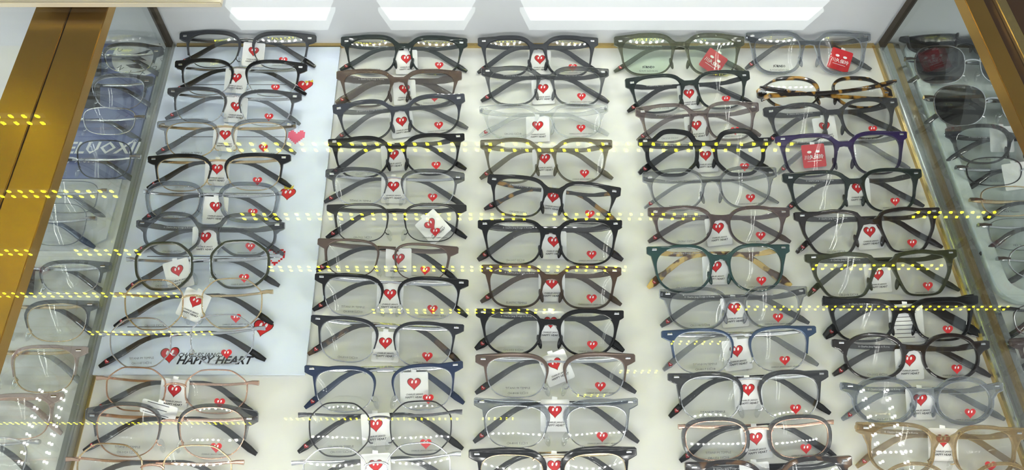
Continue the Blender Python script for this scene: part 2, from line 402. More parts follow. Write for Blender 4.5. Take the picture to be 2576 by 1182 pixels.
for k, (xa, xb, lab) in enumerate(((575, 850, 'left'), (955, 1195, 'middle, shortest'), (1305, 2055, 'right, longest'))):
    c1, c2 = mirrored(xa, 62, WY), mirrored(xb, 62, WY); c3 = mirrored(xa, 14, WY)
    zt, zb_ = max(c1.z, c3.z), min(c1.z, c3.z)
    ins = .012
    V = [(c1.x, 0, zb_), (c2.x, 0, zb_), (c2.x-ins, 0, zt), (c1.x+ins, 0, zt)]
    if c3.z > c1.z: V = [(c1.x+ins, 0, c3.z), (c2.x-ins, 0, c3.z), (c2.x, 0, c1.z), (c1.x, 0, c1.z)][::-1]
    pts = [(v[0], v[2]) for v in V]; vs = [(p[0], WY, p[1]) for p in pts]+[(p[0], WY+.006, p[1]) for p in pts]
    fs = [(0, 1, 2, 3), (7, 6, 5, 4)]+[(i, (i+1) % 4, (i+1) % 4+4, i+4) for i in range(4)]
    o = link('light_panel', mesh('light_panel', vs, fs), 'diffuser')
    tag(o, 'lit white light panel mirrored along the top edge, the %s one' % lab, 'light panel', 'light panels behind the case')
# two overhead lamp strings on each side, mirrored in the lenses
for sx, side in ((-1, 'left'), (1, 'right')):
    for k in (0, 1):
        X_ = sx*(1.0+.06*k)
        st = led_strip(Vector((-.75, 0, 0)), Vector((.75, 0, 0)), .022, 'led_ceiling', (.0026, .0026), 'white led string running overhead on the %s, the %s of two' % (side, ('inner', 'outer')[k]), 'overhead led strings', False)
        st.matrix_world = Matrix.Translation((X_, -.15, 1.5)) @ Matrix.Rotation(math.pi/2, 4, 'Z')
# neighbouring sections --------------------------------------------------------
NXr = XL-.011
def quad_px(pts, z): return [at(x, y, z) for x, y in pts]
y0 = at(300, 452).y; y1 = at(300, 84).y; PXl = at(130, 110).x; po = prism('poster', [(PXl, y0), (NXr-.004, y0), (NXr-.004, y1), (PXl, y1)], .0001, .0030, 'poster')
tag(po, 'blue-violet poster board behind the left glass with a pale round logo', 'poster')
def on(par, name, me, px, py, rot=0., z=.0031):
    o = link(name, me, None, par); o.matrix_local = Matrix.Translation(at(px, py, z)) @ Matrix.Rotation(rot, 4, 'Z'); return o
dm, _ = flat('disc', [(oval(0, 0, .031, .031, 0, 40), 0)], .00005); dm.materials.append(M['card'])
on(po, 'round_logo', dm, 355, 138)
dm2, _ = flat('bird', [([(-.018, -.004), (-.002, .004), (.016, .012), (.004, -.001), (.012, -.006), (-.002, -.004)], 0), ([(-.010, -.012), (.004, -.010), (.010, -.018), (-.004, -.016)], 0)], .00005); dm2.materials.append(M['grey_ink'])
on(po, 'logo_mark', dm2, 345, 142, 0, .00318)
pc = at(355, 138, .0032)
for i, ch in enumerate('CHNKELUOXIN'):
    an = math.radians(165-i*30); o = link('logo_letter', text_mesh(ch, .0085, 'grey_ink'), None, po)
    o.matrix_local = Matrix.Translation((pc.x+.0255*math.cos(an), pc.y+.0255*math.sin(an), pc.z)) @ Matrix.Rotation(an-math.pi/2, 4, 'Z')
on(po, 'lettering', text_mesh('R-Ti', .011, 'white', .02, .2), 408, 92)
on(po, 'lettering', text_mesh('KELUOXIN', .020, 'white', .02, .15, 1.0, 'LEFT'), 130, 373)
on(po, 'lettering', text_mesh('®', .009, 'white'), 338, 357)
on(po, 'lettering', text_mesh('泉大丁 X 804', .008, 'white', 0, .2, 1.0, 'LEFT'), 122, 404)
y0 = at(300, 632).y; y1 = at(300, 454).y
sh = prism('acrylic_sheet', [(NXr-.30, y0), (NXr-.030, y0), (NXr-.010, y0+.012), (NXr-.010, y1), (NXr-.30, y1)], .0001, .0026, 'acrylic')
tag(sh, 'grey acrylic sheet below the blue poster behind the left glass', 'sheet')
NXl = XR+.030
y0 = at(2500, 768).y; y1 = at(2300, 108).y
def rr(x0, x1, y0, y1, r_, n=6):
    pts = []
    for cx, cy, a0 in ((x1-r_, y0+r_, -90), (x1-r_, y1-r_, 0), (x0+r_, y1-r_, 90), (x0+r_, y0+r_, 180)):
        for k in range(n+1):
            t = math.radians(a0+90*k/n); pts.append((cx+r_*math.cos(t), cy+r_*math.sin(t)))
    return pts
tr = empty('display_tray', (NXl+.12, (y0+y1)/2, 0), label='grey-green display tray with rounded corner holding the sunglasses', cat='tray'); inv = tr.matrix_world.inverted()
o = prism('tray_bottom', rr(NXl+.001, NXl+.26, y0+.001, y1-.001, .018), .0001, .0035, 'tray'); o.data.transform(inv); o.parent = tr
outer, inner = rr(NXl, NXl+.261, y0, y1, .020), rr(NXl+.012, NXl+.249, y0+.012, y1-.012, .014)
vs = [(p[0], p[1], .0001) for p in outer]+[(p[0], p[1], .0065) for p in outer]+[(p[0], p[1], .0065) for p in inner]+[(p[0], p[1], .0036) for p in inner]
n = len(outer); fs = []
for k in range(3):
    for i in range(n): fs.append((k*n+i, k*n+(i+1) % n, (k+1)*n+(i+1) % n, (k+1)*n+i))
o = link('tray_rim', mesh('tray_rim', vs, fs), 'traylip', tr, True); o.data.transform(inv)
# ------------------------------------------------------------------ eyeglasses
N = 64
def chaikin(p, k=3):
    for _ in range(k):
        q = []
        for i in range(len(p)):
            a, b = p[i], p[(i+1) % len(p)]
            q += [(a[0]*.75+b[0]*.25, a[1]*.75+b[1]*.25), (a[0]*.25+b[0]*.75, a[1]*.25+b[1]*.75)]
        p = q
    return p
POLY = {'hex': [(-1, .25), (-.95, .95), (.0, 1.12), (.98, .9), (1.08, .15), (.62, -1.02), (-.62, -1.02)],
        'oct': [(-1.04, .5), (-.55, 1.06), (.5, 1.08), (1.06, .5), (1.02, -.45), (.5, -1.06), (-.5, -1.06), (-1.02, -.45)],
        'crown': [(-1.04, .30), (-.72, .98), (-.1, 1.1), (.35, 1.08), (1.02, .35), (1.0, -.35), (.5, -1.04), (-.45, -1.06), (-1.0, -.45)]}
SUP = {'square': (3.0, .10), 'bigsq': (3.0, .10), 'rect': (3.7, .07), 'panto': (2.45, .10), 'round': (2.15, .02), 'brow': (2.75, .12), 'cat': (3.1, .14), 'soft': (2.7, .05)}
_shape = {}
def outline(shape):
    if shape in _shape: return _shape[shape]
    if shape in POLY:
        pp = POLY[shape]; n_ = len(pp)
        f = .30                                    # how tight the corners are
        pts = chaikin([q for i in range(n_) for q in ((pp[i-1][0]*f/2+pp[i][0]*(1-f/2), pp[i-1][1]*f/2+pp[i][1]*(1-f/2)), (pp[(i+1) % n_][0]*f/2+pp[i][0]*(1-f/2), pp[(i+1) % n_][1]*f/2+pp[i][1]*(1-f/2)))])
    else:
        n, k = SUP[shape]; pts = []
        for i in range(360):
            t = 2*math.pi*i/360; c, s = math.cos(t), math.sin(t)
            x = math.copysign(abs(c)**(2/n), c); y = math.copysign(abs(s)**(2/n), s)
            pts.append((x*(1+k*y)-.05*(1-y)*0, y+(.04*x if shape in ('brow', 'cat') and y > 0 else 0)))
    xm_, ym_ = max(abs(p[0]) for p in pts), max(abs(p[1]) for p in pts)
    pts = [(p[0]/xm_, p[1]/ym_) for p in pts]
    an = sorted(((math.atan2(p[1], p[0]) % (2*math.pi), math.hypot(*p)) for p in pts))
    res = []
    for i in range(N):
        t = 2*math.pi*i/N; j = next((q for q in range(len(an)) if an[q][0] >= t), 0)
        a1, b1 = an[j-1], an[j]; da = (b1[0]-a1[0]) % (2*math.pi); f = ((t-a1[0]) % (2*math.pi))/da if da > 1e-6 else 0
        rr_ = a1[1]+(b1[1]-a1[1])*f; res.append((rr_*math.cos(t), rr_*math.sin(t)))
    _shape[shape] = res; return res
def frame_curve(loops, half, bev):
    cu = bpy.data.curves.new('frame', 'CURVE'); cu.dimensions = '2D'; cu.fill_mode = 'BOTH'; cu.extrude = half-bev; cu.bevel_depth = bev; cu.bevel_resolution = 1; cu.offset = -bev
    for lp in loops:
        s = cu.splines.new('POLY'); s.points.add(len(lp)-1)
        for q, p in zip(s.points, lp): q.co = (p[0], p[1], 0, 1)
        s.use_cyclic_u = True
    return curve_mesh(cu)
ORD = ['topmost', 'second', 'third', 'fourth', 'fifth', 'sixth', 'seventh', 'eighth', 'ninth', 'tenth', 'eleventh', 'twelfth', 'thirteenth']
def place_word(i): return 'topmost' if i == 0 else ORD[i]+' from the top'

def wf(u, Hh): return -.0040*(u/Hh)**2           # the front wraps back towards the temples
def make_glasses(L, Rr, yt, yb, style, shape, fm, mm, tm, look, where, group, text=None, tagp=None, zb=.022, lens='lens', tt=None, ts=None, ow=None, hv=None,
                 tip=None, rimr=None, flip=False, heart=True, pads='metal', tiphearts=True, rivet=True, bulb=False, base=0., vh=None, bridge_v=None, cat='eyeglasses', noun='eyeglasses', tagkind='white'):
    zb += base
    xc = (L[0]+Rr[0])/2; al = math.radians(9 if flip else 26)
    for _ in range(6):
        pl, pr = at(L[0], L[1], zb), at(Rr[0], Rr[1], zb)
        C = (pl+pr)/2; U = (pr-pl).normalized(); W = (pr-pl).length; Hh = W/2
        Yp = Vector((0, 0, 1)).cross(U)
        V = Yp*math.cos(al)+Vector((0, 0, 1))*math.sin(al); Nn = U.cross(V)
        vb = (hit(xc, yb, C, Nn)-C).dot(V); vt = (hit(xc, yt, C, Nn)-C).dot(V)
        if not flip: zb = base+.0035-vb*math.sin(al)
    V = Yp*math.cos(al)+Vector((0, 0, 1))*math.sin(al); Nn = U.cross(V)
    mw = Matrix.Translation(C) @ Matrix((U, V, Nn)).transposed().to_4x4()
    root = empty('eyeglasses' if cat == 'eyeglasses' else 'sunglasses', mw, label='%s %s, %s' % (look, noun, where), cat=cat, group=group)
    def wz(v, dz=.0024): return (dz+base-zb-v*math.sin(al))/math.cos(al)        # lowest w that stays above the board
    metal = style in ('metal', 'rimless')
    tt = tt if tt is not None else {'full': .0036, 'brow': .0038, 'ring': .0030, 'metal': .0010, 'rimless': .0004}[style]
    ts = ts if ts is not None else {'full': .0020, 'brow': .0010, 'ring': .0026, 'metal': .0008, 'rimless': .0003}[style]
    ow = ow or {'full': .90, 'brow': .875, 'ring': .90, 'metal': .875, 'rimless': .88}[style]
    xin = .0072+ts; xout = Hh*ow-ts
    uc = (xin+xout)/2; a = (xout-xin)/2
    top, bot = vt-tt, vb+ts
    vc = (top+bot)/2; b = (top-bot)/2
    ol = [(uc+a*p[0], vc+b*p[1]) for p in outline(shape)]
    def nrm(i):
        p, q = ol[i-1], ol[(i+1) % N]; t = Vector((q[0]-p[0], q[1]-p[1])).normalized(); return Vector((t.y, -t.x))
    nr = [nrm(i) for i in range(N)]
    def th(i):
        s = math.sin(2*math.pi*i/N); s = max(0, min(1, (s+.15)/1.0)); s = s*s*(3-2*s); return ts+(tt-ts)*s
    off = [(ol[i][0]+nr[i].x*th(i), ol[i][1]+nr[i].y*th(i)) for i in range(N)]
    idx = lambda deg: int(round(deg/360*N)) % N
    mir = lambda lp: [(-p[0], p[1]) for p in reversed(lp)]
    e1, e2 = .0032, .0044
    if shape not in ('crown', 'round', 'oct'): e1 = max(.0032, min(.0058, vt*(.74 if style == 'full' else .66)))
    soft_top = shape in ('crown', 'round', 'oct')
    vbt = bridge_v if bridge_v is not None else min(-.0005, off[idx(140)][1]-.0030)
    if style == 'full':
        vbb = vbt-.0048
        seq = []
        i = N//2                      # nasal, climb to the bridge top
        up = [k for k in range(N//2, N//4, -1) if off[k][1] > vbt+.0008]
        st = up[0] if up else N//3
        eu = idx(42 if soft_top else 62); ed = idx(8)
        seq += [(0, vbt), (off[st][0]*.55, vbt+.0002)]
        seq += [off[k] for k in range(st, eu-1, -1)]
        seq += ([(Hh-.0025, max(e1, off[eu][1]*.5+.001))] if soft_top else [(Hh-.0012, e1)])+[(Hh, e1*.8), (Hh, -e2*.75), (Hh-.0015, -e2)]
        mxx = off[ed][0]
        dn = [k for k in range(ed, -N//2-1, -1) if off[k % N][1] < -e2-.001]
        k0 = dn[0]
        seq.append(((Hh-.0015+off[k0 % N][0])/2+.0002, -e2-.0012))
        k = k0
        while True:
            p = off[k % N]
            if k < -N//4 and p[1] > vbb-.002: break
            if k <= -N//2-2: break
            seq.append(p); k -= 1
        seq += [(off[N//2][0]*.62, vbb-.0009), (0, vbb)]
        lp = seq+mir(seq)[1:-1] if False else seq+[(-p[0], p[1]) for p in reversed(seq[1:-1])]
        loops = [lp, ol, mir(ol)]
    elif style == 'brow':
        eu = idx(40 if soft_top else 60); n0 = idx(195); lo = -idx(14)
        s = [off[k % N] for k in range(n0, eu-1, -1)]
        s += ([(Hh-.0025, max(e1, off[eu][1]*.5+.001))] if soft_top else [(Hh-.0012, e1)])+[(Hh, e1*.7), (Hh, -e2*.6), (Hh-.003, -e2)]
        s += [((off[0][0]+.0018), -.0062), (off[lo % N][0]+.0006, off[lo % N][1]-.001)]
        s += [ol[k % N] for k in range(lo, n0+1)]
        loops = [s, mir(s)]
    elif style == 'ring':
        loops = [off, ol, mir(off), mir(ol)]
    if style in ('full', 'brow', 'ring'):
        me = frame_curve(loops, .0019, .0007)
        for v in me.vertices: v.co.z += wf(v.co.x, Hh)
        me.name = 'front_frame'; me.materials.clear(); me.materials.append(M[fm])
        link('front_frame', me, None, root, True)
    # wire rims
    if style in ('brow', 'metal', 'ring'):
        rr_ = rimr or (.0005 if style == 'brow' else .0006)
        for s in (1, -1):
            path = [(s*p[0], p[1], wf(p[0], Hh)) for p in ol]
            part('rim', sweep(path, rr_, .0008, True), fm if style == 'metal' else mm, root)
    if style == 'rimless':
        for s in (1, -1): part('lens_edge', sweep([(s*p[0], p[1], wf(p[0], Hh)) for p in ol], .00035, .0009, True), 'clear_grey', root)
    # lenses
    for s in (-1, 1):
        vs, fs = [], []
        for layer, dz in ((0, .0005), (1, -.0005)):
            o = len(vs); vs.append((s*uc, vc, wf(uc, Hh)+dz+.0012))
            for kk in (.35, .7, 1.0):
                for p in ol:
                    x = uc+(p[0]-uc)*kk; y = vc+(p[1]-vc)*kk; vs.append((s*x, y, wf(x, Hh)+dz+.0012*(1-kk*kk)))
            for i in range(N):
                j = (i+1) % N; f = [(o, o+1+i, o+1+j)]
                for r0 in (0, 1): f.append((o+1+r0*N+i, o+1+(r0+1)*N+i, o+1+(r0+1)*N+j, o+1+r0*N+j))
                if layer: f = [tuple(reversed(q)) for q in f]
                fs += f
        o2 = 1+3*N
        for i in range(N):
            j = (i+1) % N; fs.append((1+2*N+i, o2+1+2*N+i, o2+1+2*N+j, 1+2*N+j))
        if s < 0: fs = [tuple(reversed(q)) for q in fs]
        ln = part('lens', (vs, fs), lens, root)
        if s > 0 and heart:
            h = link('heart_print', HEART_LENS, None, ln); u_ = uc+.004; v_ = vb+.0098; h.location = (u_, v_, wf(u_, Hh)+.0013)
            t_ = link('printed_lettering', text_mesh("CHARLES JANG'S HAPPY HEART", .0017, 'ink'), None, ln); t_.location = (u_, vb+.0045, wf(u_, Hh)+.0009)
        if s < 0 and text:
            for q, line in enumerate(text.split('/')):
                t_ = link('printed_lettering', text_mesh(line, .0034 if 'NEO' in line else .0025, 'ink' if 'NEO' in line else 'grey_ink', .03 if 'NEO' in line else 0), None, ln)
                nl = len(text.split('/')); v_ = vb+.0048+(nl-1-q)*.0042; t_.location = (-uc+.001, v_, wf(uc, Hh)+.0012)
    # bridge, pads, end pieces
    if style in ('brow', 'metal', 'ring', 'rimless'):
        vbm = bridge_v if bridge_v is not None else -.0035
        k = min(range(N//4, 3*N//4), key=lambda q: abs(ol[q][1]-vbm)); x0 = ol[k][0]+.0004
        path = [(x0*math.cos(t), vbm-.0012+.0028*math.sin(t), .0004) for t in [math.pi*q/10 for q in range(11)]]
        part('bridge', sweep(path, .0010, .0009), mm, root)
        if style != 'brow':
            for s in (1, -1):
                k2 = min(list(range(0, N//4))+list(range(3*N//4, N)), key=lambda q: abs(ol[q][1])+(0 if ol[q][0] > uc else 1)); xo = off[k2][0] if style == 'ring' else ol[k2][0]
                xo -= .001
                part('end_piece', sweep([(s*xo, 0, wf(xo, Hh)), (s*(xo+Hh)/2, .0004, wf(Hh, Hh)+.0006), (s*Hh, 0, wf(Hh, Hh))], [.0010, .0016, .0020], .0013), mm, root)
    if style in ('full', 'brow') and rivet:
        for s in (1, -1):
            part('rivet', sweep([(s*(Hh-.0085), .0004, wf(Hh-.0085, Hh)+.0020), (s*(Hh-.0045), .0004, wf(Hh-.0045, Hh)+.0020)], .0009, .0004), 'silver', root)
    if pads:
        kn = N//2+int(N*.055); px_, py_ = ol[kn]
        for s in (1, -1):
            vs, fs = [], []
            pu, pv = px_-.0026, py_-.006
            if style == 'full' and pads != 'wire':
                pu = px_-ts*.8; cen = Vector((s*pu, pv+.0035, -.0022)); ra = (.0021, .0062, .0020); pm = fm
            else: cen = Vector((s*pu, pv, -.0042)); ra = (.0026, .0058, .0012); pm = 'pad'
            rings = []
            for i in range(7):
                ph = math.pi*(i+.5)/7-math.pi/2
                rings.append([cen+Vector((ra[0]*math.cos(ph)*math.cos(q)+s*.22*ra[1]*math.sin(ph), ra[1]*math.sin(ph), ra[2]*math.cos(ph)*math.sin(q))) for q in [2*math.pi*j/10 for j in range(10)]])
            pd = part('nose_pad', bridge_rings(rings), pm, root)
            if pm == 'pad':
                aw = part('pad_arm', sweep([(s*(px_+.0002), py_-.0005, -.0004), (s*(px_+.0014), py_-.0028, -.0022), (s*(px_-.0004), py_-.0052, -.0030), (s*pu, pv+.0006, -.0034)], .0005, .0004), mm, pd)
    # temples, folded behind the front (or across it when the pair lies face down)
    hv = hv or (.0021 if style == 'full' else .0011 if style in ('metal', 'rimless') else .0014)
    sg = 1 if flip else -1
    for s in (1, -1):
        w0 = (.0075 if s > 0 else .0108)
        path = []; nst = 22
        bend = -.24*Hh; KN = .024; tipv = -.0320*min(1.08, max(.85, -vb/.037)); tipu = Hh*1.0
        if flip: tipv = .0095 if s < 0 else .004
        for i in range(nst+1):
            f = i/nst; u = Hh-.0012-f*(Hh+tipu-.0012)
            q_ = max(0, -(u-bend)); d_ = q_/(tipu+bend)
            v0 = (.0050 if style == 'full' else .0028)*(1 if s > 0 else .8)
            v = -v0*min(1, f*5)+(tipv+v0)*((q_*q_/(2*KN)) if q_ < KN else q_-KN/2)/(tipu+bend-KN/2)
            if flip: d_ = max(0, -(u-.1*Hh))/(tipu+.1*Hh); v = -.0115*(1-f)*(1 if s > 0 else .7)-.001+tipv*(d_**2.2)
            wz_ = sg*(w0 if f > .04 else .0062)
            if not flip: wz_ = max(wz_, min(-.0035, wz(v, .0030)))
            if flip: wz_ = (w0-.003 if f > .04 else .001)
            path.append((s*u, v, wz_))
        metal_t = mm if style != 'full' or tip else tm
        kt = 12 if (style != 'full' or tip) else 0
        hs = [hv*(1.25 if i < 4 and style == 'full' else 1) for i in range(nst+1)]
        if kt:
            tmp = part('temple', sweep(path[:kt+1], [hv]*(kt+1), .0008), metal_t, root)
            p2 = path[kt-1:]; m = len(p2)
            tv = [.0012+(.0015*min(1, (i/(m-1))*1.3) if i < m-1 else .0004) for i in range(m)]
            tp = part('temple_tip', sweep(p2, tv, .0011), tip or tm, tmp)
        else:
            for i in range(nst+1):
                if i > 14: hs[i] = hv*(1+.28*min(1, (i-14)/5))
            hs[-1] = hv*.75
            if bulb: hs[-4:] = [hv*1.1, hv*1.75, hv*1.7, hv*.8]
            tmp = part('temple', sweep(path, hs, .0013), tm, root); tp = tmp
            t_ = link('printed_lettering', text_mesh('© Charles Jang Design in Korea' if s > 0 else 'CH 53□18-147 C70', .0021, 'clearink'), None, tmp)
            um = (.45 if s > 0 else -.45)*Hh
            t_.location = (-um*1.0, -.0032 if s > 0 else -.0020, sg*w0+.00145)
        if s > 0 and tiphearts and not flip:
            q = path[-2]; h = link('heart_print', HEART_TIP, None, tp); h.location = (q[0], q[1]+.0002, q[2]+.0014); h.rotation_euler.z = -.6
        if s < 0 or s > 0:
            part('hinge', sweep([(s*(Hh-.0032), -.0004, wf(Hh, Hh)-.0022), (s*(Hh-.0004), -.0004, wf(Hh, Hh)-.0026)], .0015, .0009), 'silver' if mm != 'gold_m' else 'gold_m', root)
    # hang tag
    if tagp:
        tx, ty, rot = tagp[:3]; kind = tagp[3] if len(tagp) > 3 else 'heart'
        wt = -.0050
        sw, shh = (.0118, .0130)
        if kind == 'red': sw, shh = .0115, .0115
        if kind == 'list': sw, shh = .0150, .0165
        if kind == 'slip': sw, shh = .0150, .0055
        q = hit(tx, ty, C+Nn*wt, Nn)-C; tu, tv_ = q.dot(U), q.dot(V)
        rad = math.radians(rot); ext = abs(shh*math.cos(rad))+abs(sw*math.sin(rad))
        wt = max(wt, wz(tv_-ext, .0012))
        T = mw @ Matrix.Translation((tu, tv_, wt)) @ Matrix.Rotation(rad, 4, 'Z')
        lab = {'heart': 'white tag with red heart on', 'plain': 'plain white card tag on', 'red': 'red square lettered tag on',
               'list': 'white tag with grey lines on', 'slip': 'narrow tilted white slip on', 'black': 'black card tag on'}[kind]
        tg = empty('hang_tag', T, label='%s %s' % (lab, tagp_where(where)), cat='tag', group='hang tags on the eyeglasses')
        me, _ = flat('card', [(rr(-sw, sw, -shh, shh, .0015, 3), 0)], .0004); link('card', me, 'redcard' if kind == 'red' else ('seam' if kind == 'black' else 'card'), tg)
        strap = part('strap', sweep([(0, shh-.0008, .0002), (-.0002, shh+.0008, .0001), (0, shh+.0022, -.0002)], .0022, .00015), 'card', tg)
        if kind == 'heart':
            h = link('heart_print', HEART_TAG, None, tg); h.location = (0, .0032, .00045)
            for q, (s_, z_) in enumerate((("CHARLES JANG'S", .0019), ('HAPPY HEART', .0024))):
                t_ = link('printed_lettering', text_mesh(s_, z_, 'ink', .02, .2), None, tg); t_.location = (0, -.0055-q*.0024, .00045)
        if kind == 'red':
            for k in (-1, 1):
                me, _ = flat('almond', [(oval(0, 0, .0022, .0013, 0, 12), 0)], .00004); h = link('white_mark', me, 'white', tg); h.location = (k*.0042, .0040, .00045)
            t_ = link('printed_lettering', text_mesh('川久保玲', .0048, 'white', .01), None, tg); t_.location = (0, -.0015, .00045)
            me, _ = flat('underline', [([(-.007, -.0002), (.007, -.0002), (.007, .0002), (-.007, .0002)], 0)], .00004); h = link('underline', me, 'white', tg); h.location = (0, -.0052, .00045)
        if kind in ('list', 'slip'):
            nrow = 8 if kind == 'list' else 3
            for k in range(nrow):
                wd = sw*(.5+.35*R.random()); me, _ = flat('grey_line', [([(-wd, -.0003), (wd, -.0003), (wd, .0003), (-wd, .0003)], 0)], .00004)
                h = link('grey_line', me, 'grey_ink', tg); h.location = (-sw*.1, shh*.75-k*1.5*shh/max(1, nrow-1), .00045)
    return root
def tagp_where(wh): return 'the pair '+wh
M['clearink'] = mat('pale_grey_ink', (.55, .55, .55), .5)

def column(word, items):
    for i, it in enumerate(items):
        L, Rr, yt, yb, style, shape, fm, mm, tm, look = it[:10]
        kw = it[10] if len(it) > 10 else {}
        make_glasses(L, Rr, yt, yb, style, shape, fm, mm, tm, look, '%s in the %s' % (place_word(i), word), 'eyeglasses in the '+word, **kw)
TT = 'TITANIUM TEMPLE'
column('leftmost column', [
 ((449, 90), (794, 96), 77, 174, 'brow', 'brow', 'matte', 'steelgrey', 'black', 'matte charcoal browline', dict(tagp=(638, 138, -4), base=.0033)),
 ((437, 162), (771, 169), 148, 243, 'brow', 'brow', 'black', 'silver', 'black', 'glossy black browline silver-rimmed', dict(tagp=(594, 204, -3), base=.0033)),
 ((418, 229), (757, 243), 221, 315, 'brow', 'brow', 'smoke', 'silver', 'smoke_l', 'grey translucent browline silver-rimmed', dict(tagp=(594, 277, -1), base=.0033, text='CH-9022 52□20')),
 ((392, 313), (743, 313), 298, 397, 'brow', 'brow', 'clear_grey', 'gold_m', 'smoke_l', 'clear browline gold-bridged', dict(tagp=(566, 348, -4), base=.0033, text=TT)),
 ((368, 400), (730, 396), 385, 482, 'brow', 'brow', 'black', 'gold_m', 'black', 'glossy black browline gold-hinged', dict(tagp=(546, 434, -3), base=.0033, text='CH-3257 51□18')),
 ((358, 481), (707, 485), 456, 560, 'ring', 'square', 'clear_blue', 'silver', 'smoke', 'pale grey crystal thick-rimmed', dict(tagp=(545, 530, -2), base=.0033, tt=.0042, ts=.0036, text=TT+'/CH-1171 52□18', ow=.97)),
 ((339, 561), (714, 566), 533, 647, 'full', 'crown', 'smoke_l', 'silver', 'smoke_l', 'smoky grey rounded crystal', dict(tagp=(517, 606, 0), base=.0033, tt=.0036, ts=.0024, pads='wire', text='CH-3062 49□20')),
 ((314, 652), (700, 643), 605, 730, 'ring', 'oct', 'olive', 'silver', 'smoke', 'dark olive-grey rounded polygon', dict(tagp=(452, 690, 14), base=.0033, tt=.0022, ts=.0022, text=TT+'/CH-1091 50□21', ow=.885)),
 ((284, 741), (684, 734), 699, 831, 'metal', 'oct', 'gold_m', 'gold_m', 'black', 'thin gold wire polygon', dict(tagp=(487, 768, -24), base=.0033, text='CH-1033 53□18')),
 ((245, 842), (664, 826), 793, 924, 'metal', 'oct', 'silver', 'silver', 'black', 'thin silver wire polygon', dict(base=.0033, text=TT+'/CH-1147 54□16')),
 ((237, 952), (648, 965), 924, 1040, 'metal', 'oct', 'rose', 'rose', 'smoke', 'rose-gold wire octagonal', dict(tagp=(440, 992, -4))),
 ((210, 1046), (646, 1055), 1013, 1155, 'brow', 'panto', 'smoke_l', 'rose', 'black', 'grey-topped rose-gold wire', dict(tagp=(400, 1030, -14, 'slip'), tt=.0030, text=TT+'/CH-1024 52□18', vh=0)),
 ((160, 1158), (610, 1166), 1115, 1262, 'metal', 'oct', 'gold_m', 'rose', 'smoke', 'thin pale-gold wire', dict()),
])
column('second column', [
 ((856, 103), (1176, 107), 88, 187, 'full', 'bigsq', 'greenblack', 'silver', 'greenblack', 'dark olive-black glossy square', dict(tagp=(1023, 158, 3), text='CH-2123 55□18', tt=.0046)),
 ((845, 188), (1162, 188), 173, 270, 'full', 'cat', 'brown_c', 'silver', 'brown_t', 'brown translucent wide-templed', dict(tagp=(1018, 233, 3), tt=.0042, hv=.0032, rivet=False)),
 ((836, 274), (1170, 245), 243, 349, 'full', 'panto', 'greyfade', 'silver', 'smoke_l', 'tilted charcoal-to-clear gradient', dict(tagp=(1012, 315, 3), tt=.0044)),
 ((824, 357), (1169, 342), 338, 446, 'full', 'panto', 'black', 'silver', 'black', 'glossy black rounded square', dict(tagp=(990, 398, 2), tt=.0040, text='CH-2157 52□19')),
 ((817, 437), (1169, 446), 422, 520, 'brow', 'brow', 'smoke_l', 'silver', 'smoke', 'smoky grey browline', dict(tagp=(990, 478, 1), text=TT)),
 ((820, 522), (1174, 522), 511, 610, 'brow', 'square', 'black_m', 'black_m', 'black', 'thin matte black metal square', dict(tagp=(1090, 572, 42), tt=.0016, text='CH-7022 54□53', hv=.0021, rivet=False)),
 ((797, 607), (1153, 629), 606, 702, 'brow', 'square', 'bronze_m', 'bronze_m', 'black', 'brown metal rectangular', dict(tagp=(1003, 660, 3), tt=.0018, hv=.0022, rivet=False)),
 ((790, 696), (1179, 712), 691, 802, 'brow', 'brow', 'black', 'silver', 'black', 'black browline silver-wired', dict(tagp=(981, 750, 1), text=TT+'/CH-8008 52□19')),
 ((780, 801), (1167, 826), 802, 920, 'brow', 'brow', 'matte', 'silver', 'tort_dark', 'matte black browline bronze-templed', dict(tagp=(970, 872, 2), text='CH-8003 53□19', hv=.0020, tt=.0030)),
 ((764, 929), (1165, 918), 917, 1037, 'brow', 'brow', 'navy', 'silver', 'navy', 'matte navy blue browline', dict(tagp=(1042, 975, 0), text='CH-7020 52□18', hv=.0021, tt=.0030)),
 ((748, 1046), (1163, 1038), 1008, 1150, 'metal', 'oct', 'black_m', 'steelgrey', 'black', 'thin dark wire octagonal', dict(tagp=(946, 1080, 3), text=TT+'/CH-1101 52□18')),
 ((731, 1168), (1160, 1144), 1117, 1262, 'metal', 'oct', 'silver', 'silver', 'smoke', 'thin silver wire octagonal', dict(tagp=(946, 1182, 0))),
])
